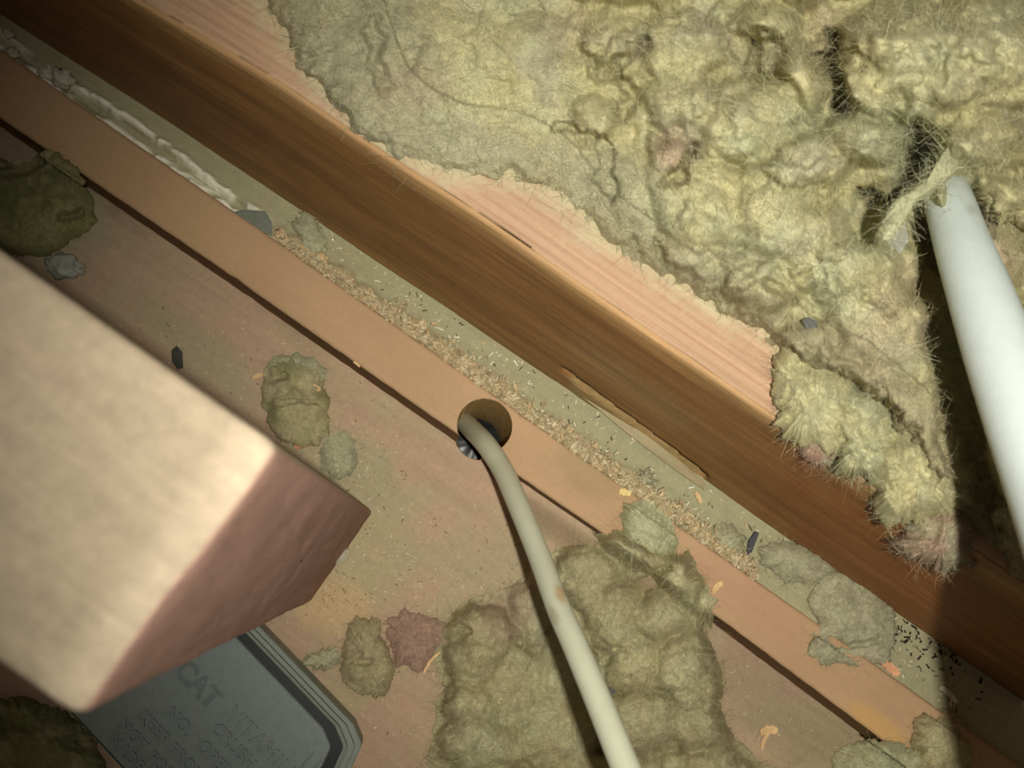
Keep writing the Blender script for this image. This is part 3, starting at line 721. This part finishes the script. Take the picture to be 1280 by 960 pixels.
def scuff(V, c):
    x, y = proj(V)
    c = paint(c, .75 * (1 - sm(.5, 1.0, blob(x, y, 700, 742, 8, 14, -20, 3, .5))), lin((170, 140, 100)))
    c = paint(c, .5 * (1 - sm(.5, 1.0, blob(x, y, 692, 768, 5, 14, -20, 4, .5))), lin((140, 135, 105)))
    return paint(c, .35 * (1 - sm(555, 680, y)), lin((150, 140, 105)))
tag(tube('grey_cable', [atd(x, y, d) for x, y, d in gp], [.0054, .0054, .0053, .0052, .0051, .0050] + [.0048] * (len(gp) - 6), lin((188, 190, 168)), extra=scuff),
    'grey round cable rising out of the drilled hole towards the bottom edge', 'cable')
wp = [(1166, 196, .372), (1175, 220, .335), (1184, 246, .308), (1201, 300, .288), (1222, 360, .272), (1250, 440, .256), (1280, 520, .242), (1320, 625, .226), (1368, 760, .205), (1424, 910, .188), (1480, 1060, .172), (1600, 1350, .155), (1760, 1800, .14), (1950, 2500, .125)]
def grime(V, c):
    x, y = proj(V)
    c = paint(c, .35 * (1 - sm(.5, 1.0, blob(x, y, 1215, 262, 9, 9, 0, 3, .6))), lin((120, 125, 110)))
    return c
tag(tube('white_cable', [atd(x, y, d) for x, y, d in wp], [.0082, .0082, .0083, .0090, .0098, .0106, .0112, .0118] + [.0120] * (len(wp) - 8), lin((196, 206, 203)), seg=36, extra=grime),
    'thick white cable coming out of the wool at the right edge', 'cable')

# ------------------------------------------------------------------ grey moulded box under the timber
zt = .017
e0 = at(329, 790, zt); e1 = at(448, 914, zt); l0 = at(97, 903, zt)
d_ = (e1 - e0)[:2]; d_ /= np.linalg.norm(d_); nrm2 = np.array([d_[1], -d_[0]])
if (l0[:2] - e0[:2]).dot(nrm2) < 0: nrm2 = -nrm2
Wb = (l0[:2] - e0[:2]).dot(nrm2)
CH = .013; Lb = .20
cor = e1[:2] + d_ * CH * .72           # virtual corner on far right
def box_loop(inset, ch):
    # local coords: s along d_ (towards lower right) 0..-Lb, t along nrm2 0..Wb
    s1, s0, t0, t1 = -inset, -Lb + inset, inset, Wb - inset * .12
    pts = [(s1 - ch, t0), (s1 - .35 * ch, t0 + .24 * ch), (s1 - .24 * ch, t0 + .35 * ch), (s1, t0 + ch), (s1, t1 - ch), (s1 - .3 * ch, t1 - .3 * ch), (s1 - ch, t1), (s0 + ch, t1), (s0 + .3 * ch, t1 - .3 * ch), (s0, t1 - ch), (s0, t0 + ch), (s0 + .3 * ch, t0 + .3 * ch), (s0 + ch, t0)]
    out = []
    for k in range(len(pts)):
        a, b = pts[k], pts[(k + 1) % len(pts)]
        for q in range(4): out.append((a[0] + (b[0] - a[0]) * q / 4, a[1] + (b[1] - a[1]) * q / 4))
    return np.array(out)
def W2(st, z):
    p = cor + st[:, :1] * d_ + st[:, 1:] * nrm2
    return np.concatenate([p, np.full((len(p), 1), z)], 1)
bx = empty('grey_box', np.append(cor + d_ * -Lb / 2 + nrm2 * Wb / 2, 0))
bl = np.array(bx.location)
def rings_mesh(name, rg, colour, cap=True, chs=None):
    lp = [W2(box_loop(i_, c_), z_) for i_, z_, c_ in rg]; n = len(lp[0])
    V = np.concatenate(lp) - bl; F = []
    for k in range(len(lp) - 1):
        for q in range(n): F.append((k * n + q, k * n + (q + 1) % n, (k + 1) * n + (q + 1) % n, (k + 1) * n + q))
    if cap: F.append(tuple(range((len(lp) - 1) * n, len(lp) * n)))
    return new_mesh(name, V, F, colour, smooth=False)
g1 = lin((124, 132, 122)); g2 = lin((118, 128, 126))
obj('box_body', rings_mesh('body', [(.0006, .0004, CH), (0, .0015, CH), (0, zt - .003, CH), (.0004, zt - .0026, CH), (.0018, zt - .0026, CH), (.0019, zt - .0034, CH), (.0023, zt - .0034, CH), (.0024, zt - .0014, CH),
                            (.0040, zt - .0014, CH), (.0041, zt - .0026, CH), (.0045, zt - .0026, CH), (.0046, zt - .0004, CH), (.0052, zt, CH), (.0058, zt - .0002, CH), (.0060, zt - .004, CH), (.0108, zt - .004, CH)], g1, cap=False), PLASTIC, bx)
obj('box_groove', rings_mesh('groove', [(.0059, zt - .0022, CH), (.0106, zt - .0022, CH)], lin((34, 38, 40)), cap=False), BLACKFILL, bx)
obj('box_panel', rings_mesh('panel', [(.0103, zt - .004, CH * .9), (.0103, zt - .0008, CH * .9), (.0108, zt - .0003, CH * .9)], g2), PLASTIC, bx)
# inset ribs at the chamfered corner of the panel
for off in (.0115, .0165):
    V = []; w_ = .0006
    for tt_ in np.linspace(0, 1, 9):
        s_ = -off - .004 * math.sin(tt_ * math.pi / 2) * 0; t_ = .020 + .05 * tt_
        s_ = -off - .0010 * math.cos(tt_ * 6)
        for (a, zz_) in ((-w_, zt - .0004), (-w_ * .5, zt + .0003), (w_ * .5, zt + .0003), (w_, zt - .0004)):
            V.append(W2(np.array([[s_ + a, t_]]), zz_)[0])
    obj('box_rib', new_mesh('rib', np.array(V) - bl, grid_faces(9, 4), g2), PLASTIC, bx)
tag(bx, 'grey moulded plastic box with raised lettering lying under the timber end', 'plastic box')
# raised lettering
ang = math.atan2(d_[1], d_[0])
def letters(txt, pxy, size, thick=.0008, spacing=1.0, outline=False):
    cu = bpy.data.curves.new('t', 'FONT'); cu.body = txt; cu.size = size; cu.extrude = thick; cu.space_character = spacing
    cu.align_x = 'LEFT'; cu.align_y = 'CENTER'
    if outline:
        cu.fill_mode = 'NONE'; cu.bevel_depth = .00045; cu.extrude = 0; cu.bevel_resolution = 1
    else: cu.bevel_depth = .0002
    t = bpy.data.objects.new('t', cu); S.collection.objects.link(t)
    dg = bpy.context.evaluated_depsgraph_get(); dg.update()
    me = bpy.data.meshes.new_from_object(t.evaluated_get(dg)); bpy.data.objects.remove(t)
    at_ = me.color_attributes.new('Col', 'FLOAT_COLOR', 'POINT')
    at_.data.foreach_set('color', np.tile(np.append(g2 * .96, 1).astype(np.float32), len(me.vertices)))
    me.materials.clear()
    o = obj('raised_lettering', me, PLASTIC, bx)
    p = at(pxy[0], pxy[1], zt) - bl; o.location = (p[0], p[1], zt - .0001); o.rotation_euler = (0, 0, ang)
letters('CAT', (224, 832), .0125, outline=True)
letters('VITAMIN R', (288, 889), .0092, spacing=1.15)
letters('CRUSH  R', (268, 908), .0075, spacing=1.1)
letters('NO.  OPEN', (210, 888), .0075, spacing=1.15)
letters('KEEP FROM HEAT', (176, 893), .0068, spacing=1.2)
letters('NOT FOR REFILL', (150, 903), .0068, spacing=1.2)
letters('MADE IN', (140, 922), .0064, spacing=1.2)

# ------------------------------------------------------------------ small things
def gz(px_, py_):
    p = at(px_, py_, .008); return float(ground(p[0], p[1]))
def flake(name, label, pts, z, th, colour, m=SLATE, tilt=0.0, cat='slate flake', group=None):
    o_ = np.array(pts, float); c_ = o_.mean(0); k = len(o_)
    loc = at(c_[0], c_[1], z)
    dist = (o_ - c_) @ np.array([1, .3]); zr = z + tilt * dist * .0004
    zr = zr - min(0, (zr - z).min()) 
    fill = []
    top = at(o_[:, 0], o_[:, 1], zr + th); bot = at(o_[:, 0], o_[:, 1], zr)
    inner = at(c_[0] + (o_[:, 0] - c_[0]) * .8, c_[1] + (o_[:, 1] - c_[1]) * .8, c_[0] * 0 + zr.mean() + (zr - zr.mean()) * .8 + th * 1.25)
    V = np.concatenate([bot, top, inner]) - loc
    F = [tuple(range(k))[::-1]] + [(i, (i + 1) % k, k + (i + 1) % k, k + i) for i in range(k)] + [(k + i, k + (i + 1) % k, 2 * k + (i + 1) % k, 2 * k + i) for i in range(k)] + [tuple(range(2 * k, 3 * k))]
    o = obj(name, new_mesh(name, V, F, colour, smooth=False), m); o.location = loc
    return tag(o, label, cat, group)
dk = lin((92, 94, 92))
flake('slate_flake', 'small dark grey slate flake on the wool near the joist top', [(1003, 400), (1010, 396), (1022, 402), (1021, 418), (1010, 417)], pile_z(1012, 407) + .0005, .001, dk)
flake('slate_flake', 'grey slate splinter lying in the wool left of the white cable', [(1103, 322), (1106, 306), (1122, 282), (1131, 277), (1136, 300), (1124, 318)], pile_z(1112, 306) + .0005, .001, lin((150, 150, 142)), tilt=.5)
flake('slate_flake', 'dark leaf-shaped slate flake on the boards next to the timber', [(214, 438), (221, 432), (228, 440), (229, 460), (222, 462), (215, 452)], .0008, .001, lin((60, 60, 52)))
flake('slate_flake', 'dark wedge of slate standing out in the strip by the joist foot', [(944, 664), (949, 666), (940, 690), (933, 694), (936, 676)], ZS + .003, .001, lin((64, 64, 72)))
flake('slate_flake', 'large grey slate flake tucked against the far edge of the batten', [(290, 265), (305, 262), (332, 264), (340, 278), (341, 296), (318, 284)], ZS + .0035, .0014, lin((112, 116, 104)))
flake('slate_flake', 'dark slate flake half buried in wool beside the grey cable', [(752, 855), (762, 849), (778, 862), (772, 876), (756, 872)], mat_z(765, 862) - .0002, .001, lin((80, 80, 76)))
def bead(name, label, cxy, z, rx, ry, rz, ang_, m, colour, cat, rough=.1, seed=0):
    th, ph = np.meshgrid(np.linspace(0, 2 * math.pi, 33), np.linspace(0, math.pi, 17), indexing='ij')
    v = np.stack([np.sin(ph) * np.cos(th), np.sin(ph) * np.sin(th), np.cos(ph)], -1)
    v = v * (1 + rough * fbm(v[..., 0] * 2 + seed, v[..., 1] * 2, seed + 700, 3, v[..., 2] * 2))[..., None]
    v = v * np.array([rx, ry, rz]); a = math.radians(ang_)
    v = np.stack([v[..., 0] * math.cos(a) - v[..., 1] * math.sin(a), v[..., 0] * math.sin(a) + v[..., 1] * math.cos(a), v[..., 2]], -1)
    o = obj(name, new_mesh(name, v.reshape(-1, 3), grid_faces(33, 17), colour), m); o.location = at(cxy[0], cxy[1], z + rz)
    return tag(o, label, cat)
GL = mat('glue_bead', .15, var=.03, spec=.5, Transmission_Weight=.35)
bead('glue_bead', 'translucent oval bead at the foot of the timber end', (428, 696), .0004, .0052, .0028, .0050, 88, GL, lin((206, 200, 176)), 'bead', .05)
bead('crumpled_film', 'crumpled shiny clear plastic scrap beside the mossy tuft at far left', (80, 332), .0003, .0092, .0062, .0045, 20, FILM, lin((190, 196, 186)), 'plastic scrap', .5, 3)
def shaving(label, cxy, z, L_, w_, curl, ang_, colour, group=None, name='wood_shaving'):
    V = []; k = 9
    for q in range(k):
        t = q / (k - 1); a = curl * (t - .5)
        r = L_ / max(curl, .01)
        x = r * math.sin(a); zz_ = r * (1 - math.cos(a)) * .6
        ww = w_ * (.5 + .5 * math.sin(math.pi * (.1 + .8 * t))) * (1 + .2 * math.sin(q * 2.3))
        for (yy, dz) in ((-ww, 0), (-ww, .0004), (ww, .0004), (ww, 0)): V.append((x + .2 * yy * math.sin(q), yy + .25 * L_ * math.sin(t * 3) * .3, zz_ + dz + .0002))
    F = []
    for q in range(k - 1):
        for s in range(4): F.append((q * 4 + s, q * 4 + (s + 1) % 4, q * 4 + 4 + (s + 1) % 4, q * 4 + 4 + s))
    F += [(0, 1, 2, 3), (35, 34, 33, 32)]
    o = obj(name, new_mesh(name, np.array(V), F, colour, smooth=False), CRUMB)
    o.location = at(cxy[0], cxy[1], z); o.rotation_euler = (0, 0, math.radians(ang_))
    return tag(o, label, 'wood shaving', group)
tn = lin((214, 180, 132))
shaving('curled wood shaving on the batten above the start of its dark edge', (896, 735), ZB, .0080, .0014, 1.6, 80, tn)
shaving('pale splayed wood shaving on the boards near the bottom edge', (960, 914), .0004, .0100, .0022, 1.2, 40, tn)
shaving('thin wood splinter on the boards beside the pale splayed shaving', (956, 926), .0004, .0090, .0010, .6, 95, tn)
shaving('curled shaving lying on the folded tuft near the timber corner', (394, 486), .0045, .0085, .0013, 2.4, 10, tn)
shaving('small shaving at the top left corner of the folded tuft', (323, 471), .0045, .0060, .0012, 1.5, 60, tn)
shaving('pale yellow shaving at the end of the crumb ridge on the batten', (781, 616), ZB, .0060, .0018, .8, 25, lin((226, 200, 140)))
shaving('slim shaving in the strip left of the dark slate wedge', (872, 622), ZS + .001, .0060, .0011, .9, -30, tn)
shaving('orange wood shaving in the strip near the bottom right corner', (1112, 836), ZS + .001, .0100, .0022, 1.0, -5, lin((214, 160, 120)))
shaving('white flat shaving in the strip next to the black specks', (1184, 868), ZS + .001, .0110, .0014, .6, -10, lin((210, 200, 180)))
shaving('light splinter crossing the kidney-shaped tuft and the pink tuft', (540, 828), .0035, .0130, .0007, .5, 85, tn)
shaving('thin shaving lying on the batten edge where the wool begins', (806, 700), .033, .0090, .0018, 1.0, -10, lin((196, 150, 110)))
shaving('reddish splinter between the folded tuft and the timber', (377, 557), .0010, .0070, .0016, .7, 60, lin((200, 140, 105)))
shaving('short splinter caught on the batten edge above the folded tuft', (446, 456), .031, .0040, .0006, .8, -5, tn)
# lumps of mortar in the debris
def lump(cxy, s, lab, colour=(205, 176, 134), seed=0, z=ZS + .002):
    th, ph = np.meshgrid(np.linspace(0, 2 * math.pi, 21), np.linspace(0, math.pi, 12), indexing='ij')
    v = np.stack([np.sin(ph) * np.cos(th), np.sin(ph) * np.sin(th), np.cos(ph)], -1)
    v = v * (1 + .5 * fbm(v[..., 0] * 1.6 + seed * 3.1, v[..., 1] * 1.6, 800 + seed, 3, v[..., 2] * 1.6))[..., None] * np.array([s, s * .75, s * .6])
    o = obj('mortar_crumb', new_mesh('crumb', v.reshape(-1, 3), grid_faces(21, 12), lin(colour)), CRUMB); o.location = at(cxy[0], cxy[1], z + s * .4)
    tag(o, lab, 'mortar crumb')
lump((352, 294), .0036, 'round tan mortar crumb at the lower end of the large slate flake', seed=1)
lump((402, 322), .0036, 'knobbly tan mortar crumb in the strip, second below the large slate flake', seed=2)
lump((395, 330), .0024, 'small mortar crumb against the batten under the knobbly one', seed=3)
lump((421, 347), .0024, 'oval mortar crumb at the batten edge where the crumb ridge begins', seed=4)
lump((438, 356), .0034, 'tan mortar crumb in the ridge just after the oval one', seed=5)
lump((455, 208 + 160), .0020, 'small white grit speck cluster beside the joist foot', (214, 210, 196), seed=6)
for k, (x_, y_, s_, lab) in enumerate([(15, 66, .0036, 'off-white plaster crumb nearest the left edge'), (58, 92, .0042, 'pale plaster crumb where the two white ridges meet'),
                                       (78, 98, .0060, 'largest grey-white plaster lump near the upper left corner'), (10, 42, .0030, 'white plaster crumb close to the joist foot at the left edge')]):
    lump((x_, y_), s_, lab, (190, 184, 164), seed=20 + k)

# crumbs and sawdust: nobody could count them
def scatter(name, label, cat, n, sampler, smin, smax, colours, seed, el=1.0):
    rg = np.random.default_rng(seed); Vs_, Fs_, Cs_ = [], [], []
    P_ = sampler(rg, n)
    n = len(P_)
    base = np.array([[-1, -1, 0], [1, -1, 0], [1, 1, 0], [-1, 1, 0], [-.7, -.6, 1], [.8, -.7, .9], [.6, .7, 1], [-.8, .7, .8]], float)
    fs = np.array([[0, 3, 2, 1], [4, 5, 6, 7], [0, 1, 5, 4], [1, 2, 6, 5], [2, 3, 7, 6], [3, 0, 4, 7]])
    s = rg.uniform(smin, smax, n) ** 1.0
    sc = np.stack([s * rg.uniform(1, 1 + 2.2 * el, n), s * rg.uniform(.4, 1, n), s * rg.uniform(.4, 1, n)], 1)
    a = rg.uniform(0, 6.28, n); ca, sa = np.cos(a), np.sin(a)
    B = (base[None] + rg.normal(size=(n, 8, 3)) * .18) * sc[:, None]
    tl = rg.normal(size=n) * .4
    z_ = B[..., 2] + B[..., 0] * tl[:, None]; z_ = z_ - z_.min(1, keepdims=True) * .8
    V = np.stack([B[..., 0] * ca[:, None] - B[..., 1] * sa[:, None], B[..., 0] * sa[:, None] + B[..., 1] * ca[:, None], z_], -1) + P_[:, None]
    F = (np.arange(n)[:, None, None] * 8 + fs[None]).reshape(-1, 4)
    cc = np.array(colours)[rg.integers(0, len(colours), n)] * rg.uniform(.8, 1.15, n)[:, None]
    o = obj(name, new_mesh(name, V.reshape(-1, 3), F, np.repeat(cc, 8, 0), smooth=False), CRUMB)
    return tag(o, label, cat, kind='stuff')
def on_ridge(rg, n):
    x_ = rg.uniform(350, 945, n); t = x_ * 0
    y_ = np.interp(x_, [p[0] for p in BU], [p[1] for p in BU]) - np.abs(rg.normal(0, 11, n)) * np.where(x_ < 480, .7, 1.1)
    p = at(x_, y_, ZS + .004); p[:, 2] = ZS + .0028 + .004 * np.exp(-((p[:, 1] - yBU(p[:, 0])) / .006) ** 2) * rg.uniform(.4, 1.0, n)
    return p[p[:, 1] > yBU(p[:, 0]) - .0008]
scatter('mortar_crumbs', 'ridge of tan crumbs and chips along the far edge of the batten', 'debris', 3200, on_ridge, .0003, .0011,
        [lin((192, 172, 134)), lin((180, 158, 120)), lin((168, 154, 120)), lin((196, 184, 152))], 31, .45)
def on_boards(rg, n):
    cl = [(450, 600, 40, 50), (440, 660, 35, 40), (480, 700, 70, 40), (410, 745, 25, 20), (540, 720, 60, 60), (420, 560, 50, 40), (560, 800, 80, 60), (300, 470, 60, 40), (350, 440, 120, 60), (620, 700, 60, 40), (470, 900, 60, 60), (960, 900, 80, 50)]
    k = rg.integers(0, len(cl), n); c_ = np.array(cl)[k]
    x_ = c_[:, 0] + rg.normal(size=n) * c_[:, 2]; y_ = c_[:, 1] + rg.normal(size=n) * c_[:, 3]
    p = at(x_, y_, 0.0004); p[:, 2] = .0006
    ok = (p[:, 1] < yBL(p[:, 0]) - .001)
    ok &= ~((p[:, 0] < xend(p[:, 1]) + .001) & (p[:, 1] > B[1] - .001) & (p[:, 1] < A[1] + .001))
    return p[ok]
scatter('sawdust', 'sawdust and tiny splinters sprinkled on the boards', 'sawdust', 2600, on_boards, .00010, .00030,
        [lin((222, 200, 156)), lin((200, 172, 130)), lin((214, 206, 178)), lin((190, 170, 130)), lin((214, 206, 178)), lin((200, 172, 130)), lin((130, 112, 84))], 32, 1.6)
def on_strip(rg, n):
    x_ = rg.uniform(360, 1230, n); f = rg.uniform(.1, .95, n)
    yu = np.interp(x_, [p[0] for p in BU], [p[1] for p in BU]); yl = np.interp(x_, [p[0] for p in JL], [p[1] for p in JL])
    p = at(x_, yu + (yl - yu) * f, ZS); p[:, 2] = ZS + .0003; return p
scatter('grit', 'pale grit and splinters on the dusty strip at the joist foot', 'grit', 700, on_strip, .00012, .00048,
        [lin((214, 206, 170)), lin((190, 170, 130)), lin((230, 226, 210)), lin((190, 176, 140)), lin((210, 200, 170)), lin((90, 80, 60))], 33, 1.2)
def droppings(rg, n):
    x_ = 1160 + rg.normal(size=n) * 38; y_ = 806 + (x_ - 1160) * .45 + rg.normal(size=n) * 16
    p = at(x_, y_, ZS); p[:, 2] = ZS + .0003; return p[(p[:, 1] > yBU(p[:, 0]) + .001)]
scatter('black_specks', 'black specks on the dusty strip near the bottom right corner', 'specks', 90, droppings, .0003, .0007, [lin((44, 38, 30))], 34, .6)
